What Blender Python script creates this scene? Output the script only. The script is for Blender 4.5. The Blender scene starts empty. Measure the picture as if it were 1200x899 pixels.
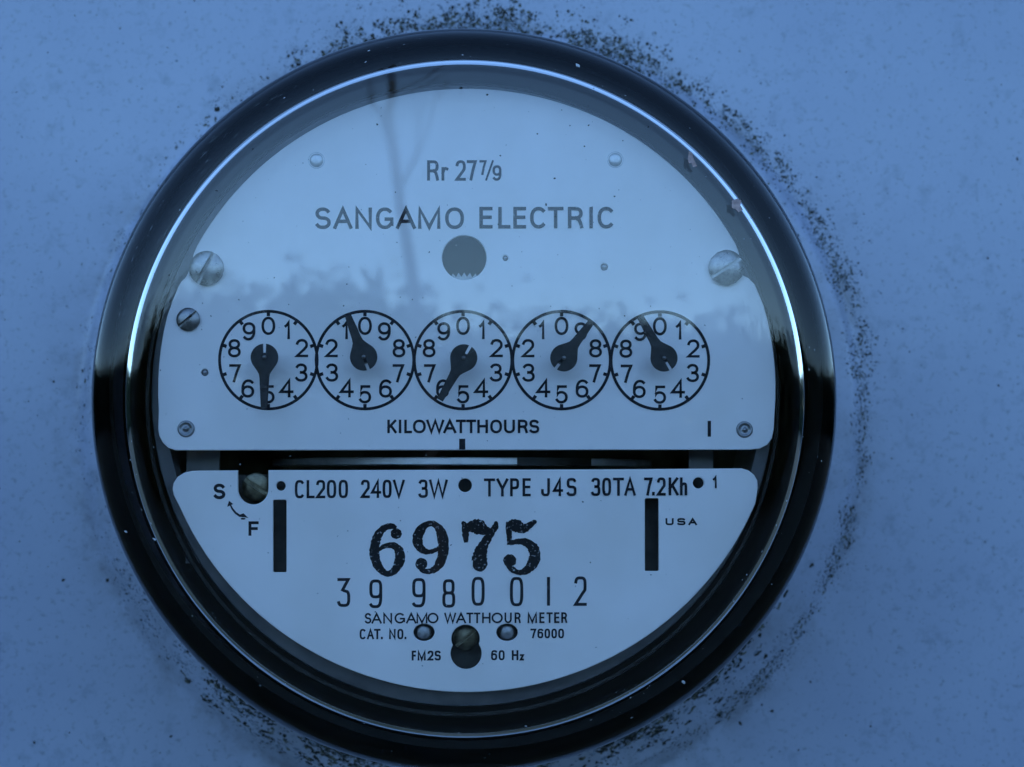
import bpy, bmesh, math, random
from mathutils import Vector, Matrix
from mathutils.geometry import tessellate_polygon
R = math.radians
random.seed(7)
scene = bpy.context.scene
S = 0.0002                     # metres per drawing unit on the dial plate (whole meter about 17 cm across)

# ------------------------------------------------------------------ camera
# drawing units, origin = meter axis on the dial plate, x right, z up, d towards the viewer
CAM = Vector((-26.0, -1800.0, -104.0))
AIM = Vector((54.0, 0.0, 12.5))
fw = (AIM - CAM).normalized()
rt = fw.cross(Vector((0, 0, 1))).normalized()
up = rt.cross(fw).normalized()
ROLL = R(0.15)
rt, up = rt*math.cos(ROLL)+up*math.sin(ROLL), up*math.cos(ROLL)-rt*math.sin(ROLL)
FOC = (AIM - CAM).length
cd = bpy.data.cameras.new('camera')
cd.sensor_width = 36.0
cd.lens = 36.0*FOC/1200.0
cd.clip_start = 0.01; cd.clip_end = 3000.0
cd.dof.use_dof = True; cd.dof.focus_distance = 1790*S; cd.dof.aperture_fstop = 20.0
cam = bpy.data.objects.new('camera', cd)
scene.collection.objects.link(cam)
M = Matrix.Identity(4)
for i in range(3):
    M[i][0] = rt[i]; M[i][1] = up[i]; M[i][2] = -fw[i]; M[i][3] = CAM[i]*S
cam.matrix_world = M
scene.camera = cam

# ------------------------------------------------------------------ world, sun, exposure
SUN_EL, SUN_AZ = R(20.0), R(12.0)         # low sun behind the wall: the meter stands in open blue shade
w = bpy.data.worlds.new('World'); scene.world = w; w.use_nodes = True
nt = w.node_tree; nt.nodes.clear()
sky = nt.nodes.new('ShaderNodeTexSky'); sky.sky_type = 'NISHITA'
sky.sun_disc = False; sky.sun_elevation = SUN_EL; sky.sun_rotation = SUN_AZ
sky.air_density = 1.0; sky.dust_density = 0.0; sky.ozone_density = 5.2
bg = nt.nodes.new('ShaderNodeBackground'); bg.inputs['Strength'].default_value = 0.15
wo = nt.nodes.new('ShaderNodeOutputWorld')
nt.links.new(sky.outputs[0], bg.inputs[0]); nt.links.new(bg.outputs[0], wo.inputs[0])
sd = bpy.data.lights.new('sun', 'SUN'); sd.energy = 0.6; sd.angle = R(4.0); sd.color = (1.0, 0.92, 0.84)
sun = bpy.data.objects.new('sun', sd); scene.collection.objects.link(sun)
sv = Vector((math.sin(SUN_AZ)*math.cos(SUN_EL), math.cos(SUN_AZ)*math.cos(SUN_EL), math.sin(SUN_EL)))
sun.rotation_euler = sv.to_track_quat('Z', 'Y').to_euler()
sun.location = (0, 3, 5)
vs = scene.view_settings
vs.view_transform = 'Standard'; vs.look = 'None'; vs.gamma = 1.0; vs.use_curve_mapping = False
vs.exposure = 1.57
cy = scene.cycles
cy.use_denoising = True
cy.max_bounces = 14; cy.transmission_bounces = 12; cy.glossy_bounces = 8; cy.diffuse_bounces = 3
cy.transparent_max_bounces = 16
cy.caustics_refractive = True; cy.caustics_reflective = True; cy.blur_glossy = 0.3
cy.sample_clamp_indirect = 8.0

# ------------------------------------------------------------------ helpers
def P(u, v, d=0.0):
    """photo pixel -> drawing-unit point (x, z) on the plane d in front of the dial plate"""
    ray = fw*FOC + rt*(u-600.0) - up*(v-449.5)
    t = (-d - CAM.y)/ray.y
    p = CAM + ray*t
    return Vector((p.x, -d, p.z))
def W(x, d, z): return Vector((x*S, -d*S, z*S))

def mesh_obj(name, verts, faces, mat, parent=None, smooth=False, bev=0.0):
    me = bpy.data.meshes.new(name)
    me.from_pydata([tuple(v) for v in verts], [], faces)
    me.validate(); me.update()
    bm = bmesh.new(); bm.from_mesh(me)
    bmesh.ops.recalc_face_normals(bm, faces=bm.faces)
    bm.to_mesh(me); bm.free()
    if smooth:
        for p in me.polygons: p.use_smooth = True
    me.materials.append(mat)
    o = bpy.data.objects.new(name, me)
    scene.collection.objects.link(o)
    if parent: o.parent = parent
    return o
def sharp(o, ang=35):
    me = o.data
    bm = bmesh.new(); bm.from_mesh(me)
    for e in bm.edges:
        if len(e.link_faces) == 2 and e.calc_face_angle(0) > R(ang): e.smooth = False
    bm.to_mesh(me); bm.free()
    return o
def empty(name, loc=(0, 0, 0)):
    o = bpy.data.objects.new(name, None); scene.collection.objects.link(o); o.location = loc
    o.empty_display_size = 0.02
    return o
def tag(o, label=None, cat=None, group=None, kind=None):
    if label: o['label'] = label
    if cat: o['category'] = cat
    if group: o['group'] = group
    if kind: o['kind'] = kind
    return o

def lathe(profile, cx=0.0, cz=0.0, n=160, close=False):
    """profile: list of (r, d) drawing units, revolved about the axis (cx, cz)"""
    V, F = [], []
    rows = []
    for (r, d) in profile:
        if r < 1e-6:
            rows.append([len(V)]); V.append(W(cx, d, cz))
        else:
            row = []
            for k in range(n):
                a = 2*math.pi*k/n
                row.append(len(V)); V.append(W(cx+r*math.cos(a), d, cz+r*math.sin(a)))
            rows.append(row)
    m = len(rows)
    for i in range(m if close else m-1):
        a, b = rows[i], rows[(i+1) % m]
        for k in range(n):
            k2 = (k+1) % n
            if len(a) == 1 and len(b) == 1: continue
            if len(a) == 1: F.append((a[0], b[k], b[k2]))
            elif len(b) == 1: F.append((a[k], b[0], a[k2]))
            else: F.append((a[k], b[k], b[k2], a[k2]))
    return V, F

def plate(name, loops, d, thick, mat, parent, px=True, bev=0.8):
    """flat sheet with holes; loops[0] outline, others holes; thin rounded lip on every edge"""
    def to(p, dd):
        if px:
            q = P(p[0], p[1], d); return Vector((q.x, -dd, q.z))
        return Vector((p[0], -dd, p[1]))
    L3 = [[to(p, d) for p in lp] for lp in loops]
    V, F = [], []
    # inset each loop a little for the front face (a worn, rounded stamped edge)
    def signed(l): return sum(a.x*b.z-b.x*a.z for a, b in zip(l, l[1:]+l[:1]))
    base = []
    ins = []
    for li, l in enumerate(L3):
        s = 1.0 if signed(l) > 0 else -1.0
        inward = s if li == 0 else -s
        out = []
        n = len(l)
        for i in range(n):
            t = (l[(i+1) % n]-l[i-1])
            nn = Vector((-t.z, 0, t.x))
            if nn.length < 1e-9: nn = Vector((0, 0, 0))
            else: nn.normalize()
            out.append(l[i]+nn*inward*bev)
        ins.append(out)
    tris = tessellate_polygon([[Vector((p.x, p.z, 0)) for p in l] for l in ins])
    flat = [p for l in ins for p in l]
    V += [W(p.x, d, p.z) for p in flat]
    F += [tuple(t) for t in tris]
    off = 0
    nb = len(flat)
    V += [W(p.x, d-bev*0.8, p.z) for l in L3 for p in l]
    V += [W(p.x, d-thick, p.z) for l in L3 for p in l]
    for l in L3:
        n = len(l)
        for i in range(n):
            a, b = off+i, off+(i+1) % n
            F.append((a, b, nb+b, nb+a))
            F.append((nb+a, nb+b, 2*nb+b, 2*nb+a))
        off += n
    F += [tuple(2*nb+i for i in t) for t in tris]
    return mesh_obj(name, V, F, mat, parent)

def circ(cx, cy, r, n=32, ry=None, a0=0):
    ry = r if ry is None else ry
    return [(cx+r*math.cos(a0+2*math.pi*k/n), cy+ry*math.sin(a0+2*math.pi*k/n)) for k in range(n)]

# ------------------------------------------------------------------ materials
def mat(name, color, rough=0.5, metal=0.0, spec=0.5, **kw):
    m = bpy.data.materials.new(name); m.use_nodes = True
    b = m.node_tree.nodes['Principled BSDF']
    b.inputs['Base Color'].default_value = (*color, 1)
    b.inputs['Roughness'].default_value = rough
    b.inputs['Metallic'].default_value = metal
    b.inputs['Specular IOR Level'].default_value = spec
    for k, v in kw.items(): b.inputs[k].default_value = v
    return m
def N(m, t, **kw):
    n = m.node_tree.nodes.new(t)
    for k, v in kw.items():
        if k in n.inputs.keys(): n.inputs[k].default_value = v
        else: setattr(n, k, v)
    return n
def noisy(m, c1, c2, scale, lo=0.35, hi=0.65, detail=6, bump=0.0, bscale=None, rough=None, bdist=0.0002, stretch=None):
    """blend two colours by noise, with optional bump and roughness range"""
    t = m.node_tree; L = t.links; b = t.nodes['Principled BSDF']
    tc = N(m, 'ShaderNodeTexCoord'); src = tc.outputs['Object']
    if stretch:
        mp = N(m, 'ShaderNodeMapping'); mp.inputs['Scale'].default_value = stretch
        L.new(src, mp.inputs[0]); src = mp.outputs[0]
    nz = N(m, 'ShaderNodeTexNoise'); nz.inputs['Scale'].default_value = scale; nz.inputs['Detail'].default_value = detail
    L.new(src, nz.inputs['Vector'])
    r = N(m, 'ShaderNodeValToRGB')
    r.color_ramp.elements[0].position = lo; r.color_ramp.elements[1].position = hi
    r.color_ramp.elements[0].color = (*c1, 1); r.color_ramp.elements[1].color = (*c2, 1)
    L.new(nz.outputs[0], r.inputs[0]); L.new(r.outputs[0], b.inputs['Base Color'])
    if rough:
        mr = N(m, 'ShaderNodeMapRange'); mr.inputs['To Min'].default_value = rough[0]; mr.inputs['To Max'].default_value = rough[1]
        mr.inputs['From Min'].default_value = 0.3; mr.inputs['From Max'].default_value = 0.7
        L.new(nz.outputs[0], mr.inputs[0]); L.new(mr.outputs[0], b.inputs['Roughness'])
    if bump:
        n2 = N(m, 'ShaderNodeTexNoise'); n2.inputs['Scale'].default_value = bscale or scale*4; n2.inputs['Detail'].default_value = 4
        L.new(src, n2.inputs['Vector'])
        bp = N(m, 'ShaderNodeBump'); bp.inputs['Strength'].default_value = bump; bp.inputs['Distance'].default_value = bdist
        L.new(n2.outputs[0], bp.inputs['Height']); L.new(bp.outputs[0], b.inputs['Normal'])
    return m

MT = {}
MT['plate'] = noisy(mat('dial_plate_enamel', (0.6, 0.65, 0.7), 0.45, 0.0, 0.4), (0.83, 0.79, 0.79), (0.91, 0.87, 0.89), 38, bump=0.05, bscale=900, rough=(0.4, 0.55))
MT['ink'] = noisy(mat('black_ink', (0.012, 0.012, 0.02), 0.6, 0.0, 0.2), (0.010, 0.010, 0.016), (0.022, 0.022, 0.034), 500)
def worn_ink():
    m = mat('worn_stamp_ink', (0.012, 0.012, 0.018), 0.6, 0.0, 0.2)
    return noisy(m, (0.006, 0.006, 0.010), (0.42, 0.47, 0.52), 1500, lo=0.60, hi=0.74, detail=3)
MT['stamp'] = worn_ink()
MT['ink_worn'] = noisy(mat('rubbed_ink', (0.012, 0.012, 0.018), 0.6, 0.0, 0.2), (0.012, 0.012, 0.02), (0.36, 0.41, 0.47), 1300, lo=0.64, hi=0.78, detail=3)
MT['pointer'] = noisy(mat('pointer_black', (0.02, 0.02, 0.025), 0.5, 0.0, 0.35), (0.016, 0.016, 0.02), (0.032, 0.032, 0.038), 700, rough=(0.4, 0.6))
MT['steel'] = noisy(mat('screw_steel', (0.5, 0.5, 0.5), 0.35, 0.9), (0.20, 0.20, 0.21), (0.34, 0.34, 0.35), 900, bump=0.1, bscale=2500, rough=(0.25, 0.45))
MT['zinc'] = noisy(mat('rivet_zinc', (0.4, 0.4, 0.42), 0.45, 0.8), (0.24, 0.25, 0.27), (0.38, 0.38, 0.40), 900, bump=0.15, bscale=2500, rough=(0.35, 0.55))
MT['rivetlight'] = noisy(mat('rivet_bright', (0.6, 0.6, 0.6), 0.4, 0.5), (0.5, 0.51, 0.53), (0.66, 0.66, 0.67), 900, bump=0.1, bscale=2500)
MT['brass'] = noisy(mat('tarnished_brass', (0.2, 0.17, 0.11), 0.45, 0.9), (0.11, 0.10, 0.075), (0.22, 0.20, 0.14), 700, bump=0.06, bscale=1800, rough=(0.3, 0.45))
MT['alu'] = noisy(mat('disc_aluminium', (0.75, 0.75, 0.76), 0.5, 0.35), (0.68, 0.68, 0.68), (0.82, 0.82, 0.82), 300, rough=(0.4, 0.55))
MT['frame'] = noisy(mat('frame_grey', (0.12, 0.12, 0.13), 0.55, 0.3), (0.15, 0.15, 0.165), (0.24, 0.24, 0.25), 120, rough=(0.45, 0.7))
MT['darkframe'] = noisy(mat('frame_dark', (0.035, 0.034, 0.034), 0.6, 0.0), (0.02, 0.02, 0.021), (0.055, 0.052, 0.05), 260, rough=(0.5, 0.7))
MT['black'] = noisy(mat('base_black', (0.012, 0.012, 0.013), 0.5, 0.0, 0.4), (0.010, 0.010, 0.011), (0.02, 0.02, 0.02), 90, rough=(0.4, 0.6))
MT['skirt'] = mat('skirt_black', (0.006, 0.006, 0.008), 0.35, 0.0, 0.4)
def glass():
    m = bpy.data.materials.new('cover_glass'); m.use_nodes = True
    t = m.node_tree; t.nodes.clear(); L = t.links
    out = t.nodes.new('ShaderNodeOutputMaterial')
    g = t.nodes.new('ShaderNodeBsdfGlass'); g.inputs['IOR'].default_value = 1.41
    g.inputs['Color'].default_value = (1.0, 0.998, 0.99, 1)
    g.inputs['Roughness'].default_value = 0.0
    tc = t.nodes.new('ShaderNodeTexCoord')
    n = t.nodes.new('ShaderNodeTexNoise'); n.inputs['Scale'].default_value = 22; n.inputs['Detail'].default_value = 2
    L.new(tc.outputs['Object'], n.inputs['Vector'])
    b = t.nodes.new('ShaderNodeBump'); b.inputs['Strength'].default_value = 0.06; b.inputs['Distance'].default_value = 0.0006
    L.new(n.outputs[0], b.inputs['Height']); L.new(b.outputs[0], g.inputs['Normal'])
    L.new(g.outputs[0], out.inputs['Surface'])
    return m
MT['glass'] = glass()

# ------------------------------------------------------------------ setting: ground, wall
GZ = -1.45
def ground_sheet():
    m = noisy(mat('grass_ground', (0.05, 0.07, 0.03), 0.9), (0.018, 0.026, 0.014), (0.042, 0.048, 0.030), 3)
    s = 900
    o = mesh_obj('ground', [(-s, -s, GZ), (s, -s, GZ), (s, s, GZ), (-s, s, GZ)], [(0, 1, 2, 3)], m)
    return tag(o, kind='structure')
ground_sheet()

# meter box: painted sheet-metal enclosure with a stamped, raised collar around the meter
WD = -450.0                                  # depth of the flat panel
EC = P(557, 486, WD); ER = 460*1.25           # collar centre and outer radius
def collar_d(r):
    """height of the panel as a function of the distance from the collar centre"""
    r0, r1 = ER-26, ER+2
    if r >= r1: return 0.0
    if r <= r0: return 20.0 + 10.0*max(0, (r0-r))/150.0
    t = (r1-r)/(r1-r0)
    return 20.0*(t*t*(3-2*t))
def surf_d(x, z):
    return WD + collar_d(math.hypot(x-EC.x, z-EC.z))
BW, BH = 960, 1150
def panel_material():
    m = mat('panel_paint', (0.5, 0.55, 0.62), 0.30, 0.0, 0.8)
    t = m.node_tree; L = t.links; b = t.nodes['Principled BSDF']
    tc = N(m, 'ShaderNodeTexCoord')
    big = N(m, 'ShaderNodeTexNoise'); big.inputs['Scale'].default_value = 14; big.inputs['Detail'].default_value = 7; big.inputs['Roughness'].default_value = 0.6
    L.new(tc.outputs['Object'], big.inputs['Vector'])
    r = N(m, 'ShaderNodeValToRGB')
    r.color_ramp.elements[0].position = 0.3; r.color_ramp.elements[1].position = 0.72
    r.color_ramp.elements[0].color = (0.35, 0.385, 0.49, 1); r.color_ramp.elements[1].color = (0.43, 0.465, 0.56, 1)
    L.new(big.outputs[0], r.inputs[0])
    # fine faint speckle of settled grime
    fine = N(m, 'ShaderNodeTexNoise'); fine.inputs['Scale'].default_value = 620; fine.inputs['Detail'].default_value = 2
    L.new(tc.outputs['Object'], fine.inputs['Vector'])
    fr = N(m, 'ShaderNodeMapRange'); fr.inputs['From Min'].default_value = 0.58; fr.inputs['From Max'].default_value = 0.78
    fr.inputs['To Max'].default_value = 0.55
    L.new(fine.outputs[0], fr.inputs[0])
    mx = N(m, 'ShaderNodeMix', data_type='RGBA')
    L.new(fr.outputs[0], mx.inputs[0]); L.new(r.outputs[0], mx.inputs[6]); mx.inputs[7].default_value = (0.15, 0.17, 0.20, 1)
    # soft grey-brown stain creeping along the collar edge
    mp = N(m, 'ShaderNodeVectorMath', operation='SUBTRACT'); mp.inputs[1].default_value = (EC.x*S, -WD*S, EC.z*S)
    L.new(tc.outputs['Object'], mp.inputs[0])
    ml = N(m, 'ShaderNodeVectorMath', operation='MULTIPLY'); ml.inputs[1].default_value = (1, 0, 1)
    L.new(mp.outputs[0], ml.inputs[0])
    ln = N(m, 'ShaderNodeVectorMath', operation='LENGTH'); L.new(ml.outputs[0], ln.inputs[0])
    sn = N(m, 'ShaderNodeTexNoise'); sn.inputs['Scale'].default_value = 45; sn.inputs['Detail'].default_value = 8; sn.inputs['Roughness'].default_value = 0.7
    L.new(tc.outputs['Object'], sn.inputs['Vector'])
    rr = N(m, 'ShaderNodeValToRGB'); rr.color_ramp.interpolation = 'EASE'
    e = rr.color_ramp.elements
    e[0].position = 0.0; e[0].color = (0.75, 0.75, 0.75, 1); e[1].position = 1.0; e[1].color = (0, 0, 0, 1)
    for pos, val in ((0.30, .45), (0.40, .55), (0.52, .9), (0.60, .35), (0.75, .12)):
        q = e.new(pos); q.color = (val, val, val, 1)
    mr = N(m, 'ShaderNodeMapRange'); mr.inputs['From Min'].default_value = (ER-75)*S; mr.inputs['From Max'].default_value = (ER+75)*S
    L.new(ln.outputs[1], mr.inputs[0]); L.new(mr.outputs[0], rr.inputs[0])
    sr = N(m, 'ShaderNodeMapRange'); sr.inputs['From Min'].default_value = 0.43; sr.inputs['From Max'].default_value = 0.70; sr.inputs['To Max'].default_value = 0.9
    L.new(sn.outputs[0], sr.inputs[0])
    mm = N(m, 'ShaderNodeMath', operation='MULTIPLY'); L.new(rr.outputs[0], mm.inputs[0]); L.new(sr.outputs[0], mm.inputs[1])
    mx2 = N(m, 'ShaderNodeMix', data_type='RGBA')
    L.new(mm.outputs[0], mx2.inputs[0]); L.new(mx.outputs[2], mx2.inputs[6]); mx2.inputs[7].default_value = (0.125, 0.12, 0.115, 1)
    # sparse soft smudges over the whole sheet
    s2 = N(m, 'ShaderNodeTexNoise'); s2.inputs['Scale'].default_value = 170; s2.inputs['Detail'].default_value = 5; s2.inputs['Roughness'].default_value = 0.65
    L.new(tc.outputs['Object'], s2.inputs['Vector'])
    s2r = N(m, 'ShaderNodeMapRange'); s2r.inputs['From Min'].default_value = 0.55; s2r.inputs['From Max'].default_value = 0.78; s2r.inputs['To Max'].default_value = 0.62
    L.new(s2.outputs[0], s2r.inputs[0])
    mx3 = N(m, 'ShaderNodeMix', data_type='RGBA')
    L.new(s2r.outputs[0], mx3.inputs[0]); L.new(mx2.outputs[2], mx3.inputs[6]); mx3.inputs[7].default_value = (0.20, 0.235, 0.30, 1)
    L.new(mx3.outputs[2], b.inputs['Base Color'])
    op = N(m, 'ShaderNodeTexNoise'); op.inputs['Scale'].default_value = 260; op.inputs['Detail'].default_value = 3
    L.new(tc.outputs['Object'], op.inputs['Vector'])
    bp = N(m, 'ShaderNodeBump'); bp.inputs['Strength'].default_value = 0.22; bp.inputs['Distance'].default_value = 0.0003
    L.new(op.outputs[0], bp.inputs['Height']); L.new(bp.outputs[0], b.inputs['Normal'])
    return m
MT['panel'] = panel_material()
box = empty('meter_box', (0, -WD*S, 0))
tag(box, 'pale blue grey painted sheet metal box front with raised collar and dark mildew specks', 'meter box')
def under(o, parent):
    """parent o keeping its world place"""
    o.parent = parent
    o.matrix_parent_inverse = parent.matrix_world.inverted() if False else Matrix.Translation(-parent.location)
    return o
def panel():
    rs = [430, 470, 510, 535] + [ER-26+28*k/10 for k in range(11)] + [ER+6, ER+14, ER+30, 700, 800]
    V, F = [], []
    n = 200
    for r in rs:
        for k in range(n):
            a = 2*math.pi*k/n
            V.append(W(EC.x+r*math.cos(a), WD+collar_d(r), EC.z+r*math.sin(a)))
    for i in range(len(rs)-1):
        for k in range(n):
            F.append((i*n+k, i*n+(k+1) % n, (i+1)*n+(k+1) % n, (i+1)*n+k))
    # outer rows morph to the rectangular front, then fold back round the edge
    def rect(a, hw, hh):
        c, s = math.cos(a), math.sin(a)
        e = 10
        q = (abs(c/hw)**e+abs(s/hh)**e)**(-1/e)
        return q*c, q*s
    last = (len(rs)-1)*n
    for (k0, d) in ((0, 0), (18, -4), (26, -14), (28, -30), (28, -500)):
        base = len(V)
        for k in range(n):
            x, z = rect(2*math.pi*k/n, BW+k0, BH+k0)
            V.append(W(EC.x+x, WD+d, EC.z+z))
        for k in range(n):
            F.append((last+k, last+(k+1) % n, base+(k+1) % n, base+k))
        last = base
    # inner lip turned back under the meter flange
    base = len(V)
    for k in range(n):
        a = 2*math.pi*k/n
        V.append(W(EC.x+430*math.cos(a), WD-200, EC.z+430*math.sin(a)))
    for k in range(n): F.append((k, (k+1) % n, base+(k+1) % n, base+k))
    o = mesh_obj('front_panel', V, F, MT['panel'], None, smooth=True)
    return under(o, box)
panel()
# back of the box and the timber post that carries it (both hidden behind the front)
def box_back():
    y0, y1 = (-WD+480)*S, (-WD+498)*S
    cx, cz = EC.x*S, EC.z*S
    hw, hh = (BW+20)*S, (BH+20)*S
    V = [(cx+a*hw, y, cz+c*hh) for y in (y0, y1) for a, c in ((-1, -1), (1, -1), (1, 1), (-1, 1))]
    o = mesh_obj('back_panel', V, [(0, 1, 2, 3), (4, 5, 6, 7), (0, 1, 5, 4), (1, 2, 6, 5), (2, 3, 7, 6), (3, 0, 4, 7)], MT['panel'])
    under(o, box)
    m = noisy(mat('post_timber', (0.16, 0.13, 0.1), 0.85), (0.11, 0.09, 0.07), (0.22, 0.18, 0.14), 20, stretch=(6, 6, 0.5))
    V, F = [], []
    n, r = 24, 0.11
    for z in (GZ, 0.19):
        for k in range(n):
            t = 2*math.pi*k/n; V.append((cx+r*math.cos(t), (-WD+505)*S+r+r*math.sin(t), z))
    F = [(k, (k+1) % n, n+(k+1) % n, n+k) for k in range(n)]+[tuple(range(n, 2*n))]
    under(mesh_obj('mounting_post', V, F, m), box)
box_back()

# what stands across the yard, seen only as a reflection in the glass: a belt of woods and one leaning bare tree
MT['leaf'] = noisy(mat('woods_foliage', (0.05, 0.07, 0.03), 0.7), (0.02, 0.034, 0.018), (0.05, 0.07, 0.04), 0.8)
MT['bark'] = noisy(mat('bark', (0.09, 0.075, 0.06), 0.9), (0.06, 0.05, 0.04), (0.13, 0.11, 0.09), 9)
def woods():
    rnd = random.Random(3)
    V, F = [], []
    for t in range(260):
        th = 2*math.pi*t/260+rnd.uniform(-.006, .006); rad = rnd.uniform(30, 37)  # full ring: side and rear trees added to hide the warm horizon glow
        x, y = rad*math.sin(th), -rad*math.cos(th)
        h = rnd.uniform(4.7, 5.2)
        if -9 < x < -0.5: h += 0.9
        wd = rnd.uniform(1.6, 2.6)
        # trunk
        b = len(V)
        for k in range(5):
            a = 2*math.pi*k/5; V.append((x+.16*math.cos(a), y+.16*math.sin(a), GZ))
        for k in range(5):
            a = 2*math.pi*k/5; V.append((x+.06*math.cos(a), y+.06*math.sin(a), GZ+h*0.8))
        for k in range(5): F.append((b+k, b+(k+1) % 5, b+5+(k+1) % 5, b+5+k))
        lobes = [(rnd.gauss(0, wd*.45), rnd.gauss(0, wd*.45), rnd.uniform(.04, .82)*h, rnd.uniform(.8, 1.2)) for _ in range(12)]+[(rnd.gauss(0, wd*.6), rnd.gauss(0, wd*.4), rnd.uniform(.03, .3)*h, 1.0) for _ in range(5)]
        for q_ in range(900):
            lx, ly, lz, lr = rnd.choice(lobes)
            v = Vector((rnd.gauss(0, 1), rnd.gauss(0, 1), rnd.gauss(0, 1))).normalized()*lr*rnd.uniform(.5, 1.05)
            c = Vector((x+lx, y+ly, GZ+lz))+v
            s_ = rnd.uniform(.2, .42)
            if q_ >= 640: c.z = GZ+h*rnd.uniform(.62, .9)+abs(rnd.gauss(0, .5)); s_ *= .55
            u = Vector((rnd.gauss(0, 1), rnd.gauss(0, 1), rnd.gauss(0, 1))).normalized()
            q = u.orthogonal().normalized()
            b = len(V)
            V.extend([c+u*s_, c+q*s_*.6, c-u*s_, c-q*s_*.6]); F.append((b, b+1, b+2, b+3))
    me = bpy.data.meshes.new('distant_woods'); me.from_pydata([tuple(v) for v in V], [], F); me.update()
    me.materials.append(MT['leaf'])
    o = bpy.data.objects.new('distant_woods', me); scene.collection.objects.link(o)
    return tag(o, 'dark belt of trees mirrored faintly in the glass', 'woods', kind='stuff')
woods()
def bare_tree():
    root = empty('bare_tree', (0.02, -14.0, GZ))
    tag(root, 'leaning bare tree trunk mirrored as a grey streak in the upper glass', 'tree')
    rnd = random.Random(5)
    def tube(name, pts):
        V, F = [], []
        for (x, y, z, r) in pts:
            for k in range(8):
                a = 2*math.pi*k/8; V.append((x+r*math.cos(a), y+r*math.sin(a), z))
        for i in range(len(pts)-1):
            for k in range(8): F.append((i*8+k, i*8+(k+1) % 8, (i+1)*8+(k+1) % 8, (i+1)*8+k))
        o = mesh_obj(name, V, F, MT['bark'], root, smooth=True)
        return o
    tr = [(-0.1-0.012*k*k*0.35-0.1*k*0.5+rnd.uniform(-.02, .02), 0, 0.75*k, 0.085-0.004*k) for k in range(13)]
    tube('trunk', tr)
    for (i, dx) in ((6, .5), (7, -.6), (8, .7), (9, -.5)):
        x, y, z, r = tr[i]
        tube('limb', [(x, y, z, .03), (x+dx*.5, y+.1, z+.5, .024), (x+dx*.8, y+.15, z+1.1, .018), (x+dx, y+.2, z+1.9, .008)])
bare_tree()

# ------------------------------------------------------------------ the meter
meter = empty('electric_meter', (0, -WD*S, 0))
tag(meter, 'round glass covered electric meter with five pointer dials on white plates', 'electric meter')
_ident = Matrix.Identity(4)
OFF = Matrix.Translation(-Vector(meter.location))
def part(o):
    o.parent = meter; o.matrix_parent_inverse = OFF
    return o

# glass cover: moulded cup with thick rounded shoulder
def fillet(cx, cd_, rr, a0, a1, n):
    return [(cx+rr*math.cos(a0+(a1-a0)*k/n), cd_+rr*math.sin(a0+(a1-a0)*k/n)) for k in range(n+1)]
outer = [(452, -438), (452, -420), (444, -410), (440, -380), (434, -200), (431, -60)]
outer += fillet(377, 22, 52, R(2), R(86), 24)
outer += [(340, 75.0), (280, 76.0), (200, 77.0), (110, 77.7), (40, 78.0), (0, 78.1)]
inner = [(0, 60.1), (40, 60.0), (110, 59.7), (200, 59.0), (280, 58.0), (330, 57.2)]
inner += fillet(366, 35, 22, R(86), R(2), 18)
inner += [(389, -60), (391, -200), (394, -380), (398, -438)]
GX, GZ0 = 2.0, -3.0
V, F = lathe(outer+inner, GX, GZ0, n=256, close=False)
# close the back rim
V2, F2 = V, F
n = 256
first = 0
lastrow = len(V)-n
F2 += [(first+k, first+(k+1) % n, lastrow+(k+1) % n, lastrow+k) for k in range(n)]
glass_cover = part(sharp(mesh_obj('glass_cover', V2, F2, MT['glass'], None, smooth=True), 50))
# the skirt of the cup (everything behind the shoulder) has black added to stop light leaking into the rim
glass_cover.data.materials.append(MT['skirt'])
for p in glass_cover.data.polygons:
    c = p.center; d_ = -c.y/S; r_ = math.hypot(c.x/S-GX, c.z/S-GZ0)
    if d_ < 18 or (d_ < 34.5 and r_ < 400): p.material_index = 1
# black moulded base behind everything
V, F = lathe([(0, -405), (300, -405), (366, -400), (370, -360), (373, -44), (374, -40), (378, -40), (380, -44), (383, -200), (386, -442), (470, -442), (470, -452), (0, -470)], n=128)
part(sharp(mesh_obj('base', V, F, MT['black'], None, smooth=True)))

# plates -----------------------------------------------------------
UP_D, LO_D = 0.0, 0.0
EXC, EYC, ERX, ERY = 547.0, 456.7, 361.0, 353.7
def ell(a, k=1.0):                      # angle in degrees, counter-clockwise from right, photo px
    return (EXC+ERX*k*math.cos(R(a)), EYC-ERY*k*math.sin(R(a)))
def upper_outline():
    pts = []
    # right lower corner, going up and over to the left
    pts += [(878, 527.2), (889, 526.0), (898, 521.5), (903.5, 514), (905.8, 504)]
    pts += [ell(a, 1.0) for a in (-5, -2, 1, 4, 7, 10, 13, 16)]
    pts += [ell(19, .9955), ell(20.5, .994)]
    pts += [(876, 326.5), (870.5, 324), (867, 320), (865.5, 312), (865.8, 304), (865.2, 297.5)]
    a = 29
    while a <= 152:
        pts.append(ell(a, .994)); a += 2.5
    pts += [(227.6, 298.5), (226.5, 304), (224, 313), (221, 321), (217.8, 326.5), (213.5, 330.5)]
    pts += [ell(a, k) for a, k in ((160, .994), (163, .997), (166, 1), (169, 1), (172, 1), (175, 1), (178, 1), (181, 1), (184, 1.0))]
    pts += [(186.2, 503), (187.5, 511), (191.5, 519), (198, 525), (207, 528)]
    return pts
up_holes = [circ(544, 303, 26, 40), circ(592, 303.5, 3.4, 14), circ(707.5, 313.8, 4.3, 14), circ(241, 437, 4.2, 14)]
up_plate = plate('dial_plate', [upper_outline()]+up_holes, UP_D, 5, MT['plate'], None)
part(up_plate); up_plate['label'] = 'white upper plate with the five dials'
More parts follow.
